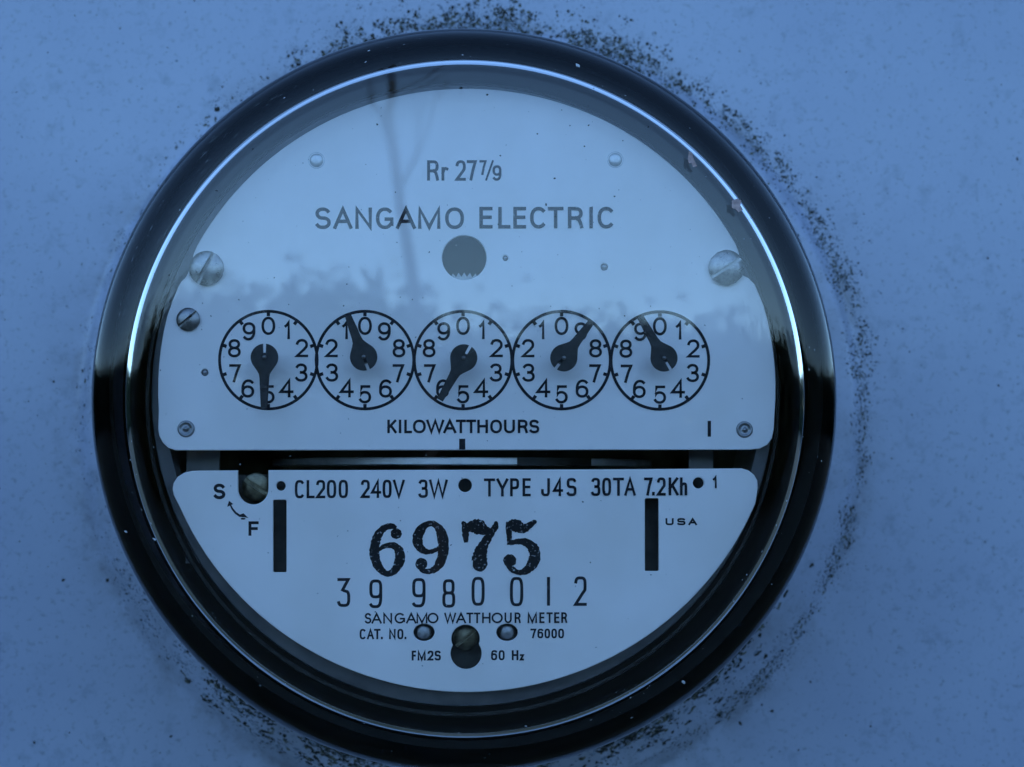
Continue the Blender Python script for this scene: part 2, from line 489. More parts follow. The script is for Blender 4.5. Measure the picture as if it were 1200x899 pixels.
def lower_outline():
    pts = []
    pts += [(236, 551.6), (279.6, 551.3)]
    pts += [(279.6, 572)] + [(297.4-17.8*math.cos(R(a)), 573+18.2*math.sin(R(a))) for a in range(10, 180, 10)] + [(315.2, 572), (315.2, 551.0)]
    pts += [(420, 551.0), (560, 550.6), (700, 550.2), (868, 549.0), (876, 551.5), (882.5, 556.5), (886.5, 563.5), (887.2, 571)]
    a = -22
    while a >= -158:
        t = min(1, max(0, (abs(math.sin(R(a)))-0.35)/0.6))
        pts.append(ell(a, 1.008*(1-t)+1.0*t)); a -= 2.5
    pts += [(204.3, 580), (203, 573), (204.3, 566), (209, 559), (217, 554), (226, 552)]
    return pts
def union_keyhole():
    a, b = (545.5, 748.3, 16.6), (546.2, 765.4, 18.2)
    pts = []
    for k in range(64):
        th = 2*math.pi*k/64
        # star-shaped about the midpoint
        cx, cyy = 545.9, 757
        dx, dy = math.cos(th), math.sin(th)
        best = 0
        for (x, y, r) in (a, b):
            ox, oy = cx-x, cyy-y
            bq = ox*dx+oy*dy; cq = ox*ox+oy*oy-r*r
            t = -bq+math.sqrt(max(0, bq*bq-cq)); best = max(best, t)
        pts.append((cx+dx*best, cyy+dy*best))
    return pts
def rrect(x0, y0, x1, y1, r=1.6):
    pts = []
    for (cx, cyy, a0) in ((x1-r, y1-r, 0), (x0+r, y1-r, 90), (x0+r, y0+r, 180), (x1-r, y0+r, 270)):
        for k in range(4): pts.append((cx+r*math.cos(R(a0+30*k)), cyy+r*math.sin(R(a0+30*k))))
    return pts
lo_holes = [rrect(320.6, 585.8, 336.3, 670.4), rrect(755, 584.0, 771.2, 669), union_keyhole(),
            circ(497, 740.7, 12.4, 28, 10.2), circ(594, 740.7, 12.6, 28, 10.2),
            circ(329.8, 569.6, 5.6, 20), circ(545, 568.8, 8.0, 24), circ(817.6, 566, 6.6, 20)]
lo_plate = plate('nameplate', [lower_outline()]+lo_holes, LO_D, 5, MT['plate'], None)
part(lo_plate); lo_plate['label'] = 'white lower nameplate with black printed ratings'

# stroke lettering --------------------------------------------------
def arc(cx, cyy, rx, ry, a0, a1, n=14, e=2.0):
    out = []
    for k in range(n+1):
        a = R(a0+(a1-a0)*k/n)
        c, s = math.cos(a), math.sin(a)
        out.append((cx+rx*math.copysign(abs(c)**(2/e), c), cyy+ry*math.copysign(abs(s)**(2/e), s)))
    return out
def glyph(ch, e):
    """centre-line strokes in a 0..1 box, y up; e = squareness of the bowls"""
    A = lambda cx, c2, rx, ry, a0, a1, n=14: arc(cx, c2, rx, ry, a0, a1, n, e)
    g = {
     '0': [A(.5, .5, .5, .5, 90, 450, 30)], 'O': [A(.5, .5, .5, .5, 90, 450, 30)],
     '1': [[(0, .76), (.3, .82), (.72, 1), (.72, 0)]],
     '2': [A(.5, .71, .47, .29, 165, -25, 16)[:] + [(.72, .42), (.02, 0), (1, 0)]],
     '3': [A(.48, .755, .44, .245, 155, -90, 14) + A(.48, .26, .5, .26, 90, -155, 16)],
     '4': [[(.73, 0), (.73, 1), (0, .28), (1, .28)]],
     '5': [[(.9, 1), (.17, 1), (.08, .5)] + A(.48, .32, .5, .32, 140, -150, 18)],
     '6': [A(.5, .31, .5, .31, 180, 540, 24), [(0, .31)] + A(.56, .5, .56, .5, 180, 50, 14)],
     '9': [A(.5, .69, .5, .31, 0, 360, 24), [(1, .69)] + A(.44, .5, .56, .5, 0, -130, 14)],
     '7': [[(0, 1), (1, 1), (.68, .55), (.4, 0)]],
     '8': [A(.5, .76, .44, .24, 90, 450, 22), A(.5, .26, .5, .26, 90, 450, 24)],
     'A': [[(0, 0), (.5, 1), (1, 0)], [(.18, .33), (.82, .33)]],
     'C': [A(.52, .5, .52, .5, 48, 312, 26)],
     'E': [[(1, 1), (0, 1), (0, 0), (1, 0)], [(0, .52), (.92, .52)]],
     'F': [[(1, 1), (0, 1), (0, 0)], [(0, .5), (.88, .5)]],
     'G': [A(.51, .5, .51, .5, 48, 325, 28) + [(1, .18), (1, .45), (.6, .45)]],
     'H': [[(0, 0), (0, 1)], [(1, 0), (1, 1)], [(0, .52), (1, .52)]],
     'I': [[(.5, 0), (.5, 1)]],
     'J': [[(1, 1), (1, .3)] + A(.5, .3, .5, .3, 0, -180, 14)],
     'K': [[(0, 0), (0, 1)], [(.95, 1), (0, .38)], [(.32, .58), (1, 0)]],
     'L': [[(0, 1), (0, 0), (1, 0)]],
     'M': [[(0, 0), (0, 1), (.5, 0), (1, 1), (1, 0)]],
     'N': [[(0, 0), (0, 1), (1, 0), (1, 1)]],
     'P': [[(0, 0), (0, 1), (.5, 1)] + A(.5, .73, .5, .27, 90, -90, 14) + [(0, .46)]],
     'R': [[(0, 0), (0, 1), (.5, 1)] + A(.5, .74, .46, .26, 90, -90, 14) + [(0, .48)], [(.55, .48), (.8, .38), (.92, .2), (1, 0)]],
     'r': [[(0, 0), (0, 1)], [(0, .6), (.25, .92), (.6, 1), (1, .95)]],
     'S': [A(.5, .755, .46, .245, 28, 270, 18) + A(.5, .255, .5, .255, 90, -152, 18)],
     'T': [[(0, 1), (1, 1)], [(.5, 1), (.5, 0)]],
     'U': [[(0, 1), (0, .36)] + A(.5, .36, .5, .36, 180, 360, 16) + [(1, 1)]],
     'V': [[(0, 1), (.5, 0), (1, 1)]],
     'W': [[(0, 1), (.25, 0), (.5, 1), (.75, 0), (1, 1)]],
     'Y': [[(0, 1), (.5, .42), (1, 1)], [(.5, .42), (.5, 0)]],
     'h': [[(0, 0), (0, 1)], [(0, .5), (.2, .64)] + A(.6, .42, .4, .25, 100, 0, 8) + [(1, 0)]],
     'z': [[(0, 1), (1, 1), (0, 0), (1, 0)]],
     '.': [[(.5, 0), (.5, .08)]],
     '/': [[(0, 0), (1, 1)]],
     'Z3': [[(0, 1), (.95, 1), (.38, .6), (.6, .56)] + A(.48, .28, .52, .28, 60, -155, 16)],
    }
    return g[ch]
def ribbon(pts, wid, V, F, d, closed=False):
    """flat stroke of (possibly varying) width along photo-pixel points, laid on plane d"""
    if isinstance(wid, (int, float)): wid = [wid]*len(pts)
    q = [pts[0]]; qw = [wid[0]]
    for p, ww in zip(pts[1:], wid[1:]):
        if math.hypot(p[0]-q[-1][0], p[1]-q[-1][1]) > 0.05: q.append(p); qw.append(ww)
    if closed and math.hypot(q[0][0]-q[-1][0], q[0][1]-q[-1][1]) < 0.3: q.pop(); qw.pop()
    n = len(q)
    L, Rr = [], []
    for i in range(n):
        if closed: a, b, c = q[i-1], q[i], q[(i+1) % n]
        else: a, b, c = q[max(i-1, 0)], q[i], q[min(i+1, n-1)]
        def nv(p, r):
            dx, dy = r[0]-p[0], r[1]-p[1]; l = math.hypot(dx, dy)
            return None if l < 1e-6 else (-dy/l, dx/l)
        n1, n2 = nv(a, b), nv(b, c)
        n1 = n1 or n2; n2 = n2 or n1
        mx, my = n1[0]+n2[0], n1[1]+n2[1]; l = math.hypot(mx, my) or 1
        mx, my = mx/l, my/l
        k = 1/max(0.42, mx*n1[0]+my*n1[1])
        h = qw[i]*0.5*k
        L.append((b[0]+mx*h, b[1]+my*h)); Rr.append((b[0]-mx*h, b[1]-my*h))
    base = len(V)
    for p in L+Rr:
        t = P(p[0], p[1], 0); V.append(W(t.x, d, t.z))
    for i in range(n if closed else n-1):
        j = (i+1) % n
        F.append((base+i, base+j, base+n+j, base+n+i))
def disc(cx, cyy, r, V, F, d, n=20, ry=None):
    base = len(V)
    for p in circ(cx, cyy, r, n, ry):
        t = P(p[0], p[1], 0); V.append(W(t.x, d, t.z))
    F.append(tuple(range(base, base+n)))
def polyp(pts, V, F, d):
    base = len(V)
    for p in pts:
        t = P(p[0], p[1], 0); V.append(W(t.x, d, t.z))
    F.append(tuple(range(base, base+len(pts))))
INK = 0.22
class Print:
    """one piece of print on a plate"""
    def __init__(s): s.V = []; s.F = []; s.k = 0
    def d(s):
        s.k += 1; return INK+0.035*(s.k % 40)
    def char(s, ch, x0, x1, y0, y1, sw, e=2.2):
        h = sw/2
        X0, X1, Y0, Y1 = x0+h, x1-h, y0+h, y1-h
        if ch == 'I' or (X1-X0) < 0.2: X0 = X1 = (x0+x1)/2
        for st in glyph(ch, e):
            pts = [(X0+(X1-X0)*p[0], Y1-(Y1-Y0)*p[1]) for p in st]
            cl = len(pts) > 8 and math.hypot(pts[0][0]-pts[-1][0], pts[0][1]-pts[-1][1]) < 0.05
            if not cl:
                # let free ends run out to the outer box and square them off
                def ext(a, b):
                    dx, dy = a[0]-b[0], a[1]-b[1]; l = math.hypot(dx, dy) or 1
                    return (a[0]+dx/l*h*0.92, a[1]+dy/l*h*0.92)
                pts = [ext(pts[0], pts[1])]+pts[1:-1]+[ext(pts[-1], pts[-2])]
            ribbon(pts, sw, s.V, s.F, s.d(), cl)
    def line(s, items, y0, y1, sw, e=2.2, fx=lambda v: v, slope=0.0):
        for it in items:
            ch, a, b = it[:3]
            a, b = fx(a), fx(b)
            dy = slope*((a+b)/2-600)
            yy0, yy1 = (it[3], it[4]) if len(it) > 3 else (y0, y1)
            s.char(ch, a, b, yy0+dy, yy1+dy, sw, e)
        return s
    def build(s, name, m, parent):
        o = mesh_obj(name, s.V, s.F, m, None)
        o.data.polygons.foreach_set('use_smooth', [False]*len(o.data.polygons))
        o.parent = parent; o.matrix_parent_inverse = parent.matrix_world.inverted() if False else Matrix.Identity(4)
        return o
i6 = lambda v: 360+v/6
e6 = lambda v: 550+v/6
k5 = lambda v: 440+v/5.4545
c5 = lambda v: 340+v/5.4545
t4 = lambda v: 560+v/4
n3 = lambda v: 380+v/3.6364
m3 = lambda v: 660+v/3.6364

pr = Print()
pr.line([('S', 58, 168), ('A', 186, 320), ('N', 340, 457), ('G', 485, 608), ('A', 625, 765), ('M', 780, 937), ('O', 970, 1102)], 244.2, 269.4, 4.0, 2.25, i6)
pr.line([('E', 70, 163), ('L', 202, 288), ('E', 308, 398), ('C', 425, 540), ('T', 548, 660), ('R', 690, 797), ('I', 840, 865), ('C', 898, 1015)], 243.6, 268.8, 4.0, 2.25, e6)
pr.build('maker_lettering', MT['ink_worn'], up_plate)
pr = Print()
pr.char('R', 500.6, 514.4, 189.2, 213, 3.4, 2.6); pr.char('r', 517.4, 525.6, 197, 213, 3.3)
pr.char('2', 533.6, 546, 189, 213, 3.3, 2.5); pr.char('7', 546.8, 558.6, 189, 213, 3.3)
pr.char('7', 561.6, 570, 189, 206.5, 2.6); pr.char('/', 568.5, 578.4, 189, 213, 2.2); pr.char('9', 577, 587.4, 195, 213, 2.8, 2.5)
pr.build('ratio_lettering', MT['ink_worn'], up_plate)
pr = Print()
pr.line([('K', 77, 137), ('I', 150, 166), ('L', 185, 235), ('O', 240, 322), ('W', 325, 440), ('A', 433, 517), ('T', 513, 578), ('T', 579, 643), ('H', 650, 718), ('O', 732, 808), ('U', 820, 890), ('R', 908, 972), ('S', 980, 1045)], 492, 508, 2.95, 2.3, k5)
pr.build('kilowatthours_lettering', MT['ink'], up_plate)
pr = Print(); polyp([(538, 514.4), (545.2, 514.4), (545.2, 527), (538, 527)], pr.V, pr.F, INK); pr.build('index_mark', MT['ink'], up_plate)
pr = Print(); ribbon([(830.2, 493.5), (830.2, 512)], 4.0, pr.V, pr.F, INK); pr.build('index_mark', MT['ink'], up_plate)

# dials: ring with ten ticks and its numerals
DC = [(315.2, 422.5), (428.0, 422.5), (542.6, 422.5), (657.6, 422.6), (772.4, 423.0)]
POS = {0: (0, -40), 1: (22.6, -35), 2: (39.1, -14), 3: (38.5, 14.6), 4: (21.2, 33), 5: (0, 40), 6: (-24.0, 33.2), 7: (-39, 15.5), 8: (-39.7, -13.8), 9: (-22.6, -33.5)}
for i, (cx, cyy) in enumerate(DC):
    mir = -1 if i in (1, 3) else 1
    pr = Print()
    dd = INK+0.12*i
    ribbon(circ(cx, cyy, 57.0, 72), 3.4, pr.V, pr.F, dd, True)
    for k in range(10):
        a = R(36*k-90)
        ribbon([(cx+57*math.cos(a), cyy+57*math.sin(a)), (cx+51.3*math.cos(a), cyy+51.3*math.sin(a))], 3.9, pr.V, pr.F, dd+0.06)
    pr.build('dial_ring', MT['ink'], up_plate)
    pr = Print()
    for k, (px, py) in POS.items():
        wd = {1: 8.0, 4: 16.5, 7: 13.6, 0: 16.2}.get(k, 15)
        x, y = cx+mir*px, cyy+py
        pr.char(str(k), x-wd/2, x+wd/2, y-10.7, y+10.7, 3.1, 2.15)
    pr.build('dial_numerals', MT['ink'], up_plate)

# ratings on the lower plate
pr = Print()
pr.line([('C', 33, 93), ('L', 108, 160), ('2', 168, 228), ('0', 237, 297), ('0', 312, 372), ('2', 453, 512), ('4', 518, 584), ('0', 592, 650), ('V', 658, 734), ('3', 820, 882), ('W', 888, 1008)], 561.6, 583.0, 3.1, 3.2, c5, -0.004)
pr.line([('T', 27, 80), ('Y', 86, 142), ('P', 150, 192), ('E', 208, 247), ('J', 295, 336), ('4', 350, 398), ('S', 413, 460), ('3', 528, 572), ('0', 580, 622), ('T', 630, 682), ('A', 683, 737), ('7', 775, 815), ('.', 813, 825), ('2', 835, 877), ('K', 890, 937), ('h', 943, 977)], 560.6, 581.8, 3.1, 3.2, t4, -0.006)
pr.char('1', 834, 839.4, 557.6, 572.2, 2.2)
pr.build('rating_lettering', MT['ink'], lo_plate)
pr = Print(); pr.line([('U', 779, 788.6), ('S', 792.4, 802.4), ('A', 805.6, 815.8)], 607, 615.4, 2.2, 3.0); pr.build('country_lettering', MT['ink'], lo_plate)
pr = Print()
pr.char('S', 251, 265, 566.8, 585, 3.7, 2.1); pr.char('F', 292, 304, 610.8, 627.8, 3.4)
f10 = lambda l: [(240+x/10, 550+y/10) for x, y in l]
ribbon(f10([(304, 405), (330, 460), (368, 508), (410, 538), (460, 552)]), [1.6, 2.2, 2.4, 2.6, 2.0], pr.V, pr.F, pr.d())
polyp(f10([(293, 368), (342, 406), (272, 440)]), pr.V, pr.F, pr.d())
polyp(f10([(520, 570), (462, 514), (400, 536), (412, 556), (470, 560)]), pr.V, pr.F, pr.d())
disc(285.7, 607.8, 2.9, pr.V, pr.F, pr.d(), 14, 1.1)
pr.build('adjuster_lettering', MT['ink'], lo_plate)
pr = Print()
serial = [('Z3', 57, 112, 62, 185), ('9', 193, 248, 68, 190), ('9', 375, 432, 62, 187), ('8', 503, 558, 67, 188), ('0', 627, 683, 57, 180), ('0', 790, 847, 57, 182), ('I', 948, 960, 57, 180), ('2', 1062, 1117, 55, 180)]
pr.line([(c, a, b, m3(y0), m3(y1)) for c, a, b, y0, y1 in serial], 0, 0, 3.5, 3.4, n3)
pr.build('serial_number', MT['ink'], lo_plate)
pr = Print()
pr.line([('S', 173, 202), ('A', 202, 246), ('N', 252, 290), ('G', 300, 345), ('A', 349, 393), ('M', 393, 440), ('O', 440, 487), ('W', 511, 562), ('A', 561, 604), ('T', 605, 635), ('T', 637, 665), ('H', 672, 708), ('O', 712, 760), ('U', 767, 798), ('R', 810, 836), ('M', 865, 905), ('E', 915, 937), ('T', 945, 972), ('E', 978, 1000), ('R', 1008, 1033)], m3(208), m3(253.5), 2.05, 2.0, n3, -0.004)
pr.build('watthour_meter_lettering', MT['ink'], lo_plate)
pr = Print()
pr.line([('C', 152, 178), ('A', 183, 213), ('T', 213, 241), ('.', 243, 250), ('N', 277, 305), ('O', 312, 338), ('.', 343, 350)], m3(278), m3(322), 2.15, 3.0, n3)
pr.build('catalogue_lettering', MT['ink'], lo_plate)
pr = Print()
pr.line([('7', 877, 902), ('6', 907, 932), ('0', 937, 961), ('0', 966, 990), ('0', 995, 1020)], m3(277), m3(318), 2.15, 3.0, n3)
pr.build('catalogue_number', MT['ink'], lo_plate)
pr = Print()
pr.line([('F', 373, 392), ('M', 398, 433), ('2', 440, 466), ('S', 470, 497)], m3(370), m3(412), 2.3, 3.0, n3)
pr.build('form_lettering', MT['ink'], lo_plate)
pr = Print()
pr.line([('6', 710, 736), ('0', 742, 768), ('H', 798, 826), ('z', 832, 850, m3(385), m3(412))], m3(368), m3(411), 2.2, 3.0, n3)
pr.build('frequency_lettering', MT['ink'], lo_plate)
# heavy stamped number
def smooth_path(pts, n=6):
    out = []
    for i in range(len(pts)-1):
        p0 = pts[max(i-1, 0)]; p1 = pts[i]; p2 = pts[i+1]; p3 = pts[min(i+2, len(pts)-1)]
        for k in range(n):
            t = k/n
            out.append(tuple(0.5*((2*b)+(-a+c)*t+(2*a-5*b+4*c-d)*t*t+(-a+3*b-3*c+d)*t**3) for a, b, c, d in zip(p0, p1, p2, p3)))
    out.append(pts[-1])
    return out
HV = {
 'six': ([[(232, 98, 20), (205, 86, 34), (160, 97, 38), (122, 140, 46), (102, 205, 54), (100, 260, 56), (116, 318, 52), (150, 362, 38), (185, 376, 32), (225, 352, 44), (254, 292, 56), (250, 238, 50), (222, 207, 38), (185, 203, 32), (148, 214, 26), (120, 240, 12)]], [(232, 131, 34)]),
 'nine': ([[(372, 335, 20), (400, 358, 30), (440, 360, 32), (482, 335, 44), (512, 275, 56), (520, 195, 60), (503, 118, 52), (470, 78, 38), (437, 70, 30), (395, 92, 46), (363, 150, 56), (370, 205, 50), (402, 236, 36), (440, 242, 26), (480, 226, 22), (503, 200, 12)]], [(385, 316, 37)]),
 'seven': ([[(643, 62, 22), (652, 100, 36), (655, 145, 36), (658, 186, 24)], [(655, 98, 40), (700, 88, 70), (735, 92, 84), (775, 112, 56), (812, 116, 36), (834, 94, 36), (842, 66, 24)], [(826, 105, 32), (795, 152, 44), (765, 200, 56), (745, 250, 74), (738, 300, 90)]], [(742, 318, 46), (641, 68, 13), (840, 68, 13)]),
 'five': ([[(914, 58, 26), (918, 110, 34), (922, 160, 28), (922, 200, 26)], [(918, 80, 52), (960, 82, 72), (1005, 100, 52), (1040, 84, 40), (1078, 56, 24)], [(925, 190, 26), (970, 180, 30), (1020, 184, 44), (1062, 215, 60), (1078, 262, 62), (1062, 315, 58), (1025, 355, 44), (980, 368, 28), (938, 348, 34), (915, 318, 34)]], [(924, 296, 40), (1076, 60, 13)]),
}
h5 = lambda x, y: (420+x/5.217, 600+y/5.217)
pr = Print()
for key, (paths, balls) in HV.items():
    for pth in paths:
        sm = smooth_path(pth)
        pts = [h5(p[0], p[1]) for p in sm]
        ww = [p[2]/5.217*random.uniform(.98, 1.2) for p in sm]
        ribbon(pts, ww, pr.V, pr.F, pr.d())
    for (x, y, r) in balls:
        cxx, cyx = h5(x, y)
        base = [(cxx+r/5.217*random.uniform(.93, 1.05)*math.cos(R(15*k)), cyx+r/5.217*random.uniform(.93, 1.05)*math.sin(R(15*k))) for k in range(24)]
        polyp(base, pr.V, pr.F, pr.d())
pr.build('stamped_number', MT['stamp'], lo_plate)

# pointers -----------------------------------------------------------
PD = 40.0
def pointer(px, py, tipx, tipy):
    c = P(px, py, PD); t = P(tipx, tipy, PD)
    Lg = math.hypot(t.x-c.x, t.z-c.z); ang = math.atan2(t.z-c.z, t.x-c.x)
    R0 = 15.6
    out = []
    for k in range(0, 13): out.append((R0*math.cos(R(58+(173.5-58)*k/12)), R0*math.sin(R(58+(173.5-58)*k/12))))
    out += [(-9, 1.6), (-3.4, 1.3), (-3.4, -1.3), (-9, -1.6)]     # slit in the head
    for k in range(0, 13): out.append((R0*math.cos(R(186.5+(302-186.5)*k/12)), R0*math.sin(R(186.5+(302-186.5)*k/12))))
    neck = [(11.5, -11.0), (15.5, -8.2), (19, -6.2), (24, -5.4), (34, -4.9), (Lg, -3.7)]
    out += neck + [(x, -y) for x, y in reversed(neck)]
    ca, sa = math.cos(ang), math.sin(ang)
    pts = [(c.x+x*ca-y*sa, c.z+x*sa+y*ca) for x, y in out]
    o = plate('pointer', [pts], PD, 2.6, MT['pointer'], None, px=False, bev=0.5)
    part(o)
    V, F = lathe([(0, PD+3.4), (1.3, PD+3.0), (2.2, PD+1.8), (2.4, PD+0.2), (2.4, 1.0)], c.x, c.z, 16)
    st = mesh_obj('spindle', V, F, MT['steel'], None, smooth=True)
    st.parent = o
    V, F = lathe([(2.6, PD-2.7), (5.5, PD-2.8), (5.5, 8), (2.6, 8)], c.x, c.z, 20)
    st = mesh_obj('hub', V, F, MT['pointer'], None, smooth=True); st.parent = o
for a in ((310.5, 419.2, 310.0, 478.5), (426.4, 418.8, 408.2, 370.6), (543.4, 419.8, 515.5, 469.0), (660.4, 419.8, 693.5, 376.5), (777.5, 420.0, 749.5, 371.5)):
    pointer(*a)

# slotted screws and rivets ------------------------------------------
def slotted(name, px, py, r, slot_deg, d0, m, sw=0.22, h=0.42, depth=0.28, label=None):
    """domed head with a real slot cut across it"""
    c = P(px, py, d0)
    ang = R(slot_deg)
    V, F = [], []
    nu, nv = 40, 18
    # grid in polar rows, split along the slot: build the head as height field on a dense disc
    rows = [0.0]+[r*math.sqrt(k/nv) if k < nv else r for k in range(1, nv+1)]
    n = 22
    pts = {}
    xs = sorted(set([-r*sw/2-0.02, -r*sw/2, r*sw/2, r*sw/2+0.02]+[r*(-1+2*k/n) for k in range(n+1)]))
    hs = sw*r/2
    def height(a, b):
        q = min(1.0, (a*a+b*b)/(r*r))
        z = h*r*(0.30+0.70*math.sqrt(max(0, 1-q*0.93)))
        if abs(a) <= hs+1e-6: z = min(z, h*r-depth*r)
        return max(z, 0.0)
    bm = bmesh.new()
    col = []
    for a in xs:
        bmax = math.sqrt(max(0, r*r-a*a))
        rowv = []
        for k in range(n+1):
            b = bmax*math.sin(math.pi/2*(-1+2*k/n))
            z = height(a, b)
            x, zz = c.x+a*math.cos(ang+math.pi/2)+b*math.cos(ang), c.z+a*math.sin(ang+math.pi/2)+b*math.sin(ang)
            rowv.append(bm.verts.new(W(x, d0+z, zz)))
        col.append(rowv)
    for i in range(len(col)-1):
        for k in range(n):
            try: bm.faces.new((col[i][k], col[i][k+1], col[i+1][k+1], col[i+1][k]))
            except ValueError: pass
    # skirt
    ring = [row[0] for row in col]+[row[n] for row in reversed(col)]
    low = [bm.verts.new(Vector((v.co.x, -(d0-1)*S, v.co.z))) for v in ring]
    for i in range(len(ring)):
        j = (i+1) % len(ring)
        try: bm.faces.new((ring[i], ring[j], low[j], low[i]))
        except ValueError: pass
    bmesh.ops.remove_doubles(bm, verts=bm.verts, dist=1e-7)
    bmesh.ops.recalc_face_normals(bm, faces=bm.faces)
    for f in bm.faces: f.smooth = True
    for e in bm.edges:
        if len(e.link_faces) == 2 and e.calc_face_angle(0) > R(38): e.smooth = False
    me = bpy.data.meshes.new(name); bm.to_mesh(me); bm.free()
    me.materials.append(m)
    o = bpy.data.objects.new(name, me); scene.collection.objects.link(o)
    part(o)
    if label: o['label'] = label
    return o
slotted('screw', 243.3, 315.8, 20.2, 62, 0.2, MT['steel'], 0.26, 0.5, 0.43)
slotted('screw', 849.5, 315.0, 21.0, 33, 0.2, MT['steel'], 0.20, 0.5, 0.43)
slotted('screw', 222.0, 375.2, 13.6, 42, 0.2, MT['steel'], 0.24, 0.5, 0.43)
slotted('screw', 301.5, 570.5, 16.5, -33, -24, MT['brass'], 0.30, 0.36, 0.34, 'tarnished brass adjusting screw')
slotted('screw', 545.3, 747.0, 14.5, 40, -26, MT['brass'], 0.26, 0.36, 0.34, 'tarnished brass screw in the keyhole')
def rivet(name, px, py, prof, d0, m, n=28, label=None):
    c = P(px, py, max(d0, 0))
    V, F = lathe([(r, d0+h) for r, h in prof], c.x, c.z, n)
    return part(mesh_obj(name, V, F, m, None, smooth=True))
dome = [(0, 2.4), (4, 2.3), (6.6, 1.8), (7.8, 0.8), (8.2, -0.4), (8.9, -0.3), (9.4, 0.25), (9.9, -0.4)]
for (x, y) in ((371.4, 189.3), (720.3, 188.6)):
    rivet('rivet', x, y, dome, 0.3, MT['rivetlight'])
nail = [(0, 3.6), (1.6, 3.4), (2.4, 1.2), (6.4, 1.0), (7.0, 2.6), (8.8, 2.0), (9.8, 0.4), (9.9, -0.8)]
for (x, y) in ((219.2, 502.8), (871.2, 503.6)):
    rivet('rivet', x, y, nail, 0.3, MT['zinc'])
for (x, y, r) in ((592, 303.5, 2.9), (707.5, 313.8, 3.8), (241, 437, 3.6)):
    rivet('pin', x, y, [(0, 0.9*r), (0.5*r, 0.75*r), (0.85*r, 0.4*r), (r, -0.2*r), (r, -8)], -1.5, MT['zinc'], 16)
for (x, y) in ((496.4, 740.7), (594.3, 740.7)):
    c = P(x, y, -10)
    V, F = lathe([(0, -7.6), (6.5, -8.0), (9.0, -9.4), (9.8, -12), (9.8, -60)], c.x, c.z, 28)
    part(mesh_obj('stud', V, F, MT['zinc'], None, smooth=True))

# inside: register frame, rotor disc, gear, back pieces ----------------
def boxu(name, x0, x1, z0, z1, d0, d1, m):
    V = [W(x, d, z) for x in (x0, x1) for d in (d0, d1) for z in (z0, z1)]
    F = [(0, 1, 3, 2), (4, 5, 7, 6), (0, 1, 5, 4), (2, 3, 7, 6), (0, 2, 6, 4), (1, 3, 7, 5)]
    return part(mesh_obj(name, V, F, m, None))
gy = P(545, 540.5, -14).z
V, F = lathe([], n=8) if False else ([], [])
# rotor disc lies level: revolve about the vertical axis
rc = Vector((0.0, 0.0)); RR = 252
n = 160
for (r, z) in ((0, 2.3), (RR-1.2, 2.3), (RR, 1.6), (RR, -1.6), (RR-1.2, -2.3), (0, -2.3)):
    for k in range(n):
        a = 2*math.pi*k/n
        V.append(W(0.0+r*math.cos(a), -268+r*math.sin(a), gy+2.0*z))
for i in range(5):
    for k in range(n): F.append((i*n+k, i*n+(k+1) % n, (i+1)*n+(k+1) % n, (i+1)*n+k))
disc_o = part(sharp(mesh_obj('rotor_disc', V, F, MT['alu'], None, smooth=True)))
# black flag painted on the rim
V, F = [], []
for j, z in enumerate((4.9, -4.9)):
    for k in range(13):
        a = R(90-38+ (54-38)*0+ k*0) if False else math.acos(max(-1, min(1, ((61+(153-61)*k/12)/(RR+0.8)))))
        V.append(W((RR+0.8)*math.cos(a), -268+(RR+0.8)*math.sin(a), gy+z))
for k in range(12): F.append((k, k+1, 13+k+1, 13+k))
fl = mesh_obj('rim_flag', V, F, MT['black'], None); fl.parent = disc_o
# posts and the register frame behind the plates
for (u0, u1) in ((221, 259), (806, 834)):
    a, b = P(u0, 500, -60), P(u1, 500, -60)
    boxu('frame_post', a.x, b.x, -200, 180, -64, -58, MT['frame'])
def frame_ring():
    V, F = lathe([(352, -24), (368, -28), (372, -44), (372, -150), (352, -150)], 0, 4, 128, close=True)
    return part(sharp(mesh_obj('register_frame', V, F, MT['frame'], None, smooth=True)))
frame_ring()
boxu('magnet', -230, -120, -40, 60, -330, -120, MT['frame'])
boxu('magnet', 120, 230, -40, 60, -330, -120, MT['frame'])
# gear seen through the round opening
def gear():
    c = P(544, 303, -16)
    r0 = 88.0; T = 84
    cz = c.z-22-r0+2
    loop = []
    for k in range(T*2):
        a = 2*math.pi*k/(T*2)
        r = r0+2.6 if k % 2 == 0 else r0-2.6
        loop.append((c.x+r*math.sin(a), cz+r*math.cos(a)))
    o = plate('gear', [loop], -16, 4, MT['zinc'], None, px=False, bev=0.2)
    return part(o)
gear()

# backing bracket behind the nameplate (what the slots and holes look onto)
def backing():
    out = [(262, 556), (850, 556), (836, 640), (770, 735), (640, 790), (450, 790), (330, 735), (262, 640)]
    return part(plate('backing_bracket', [out], -38, 6, MT['darkframe'], None))
backing()

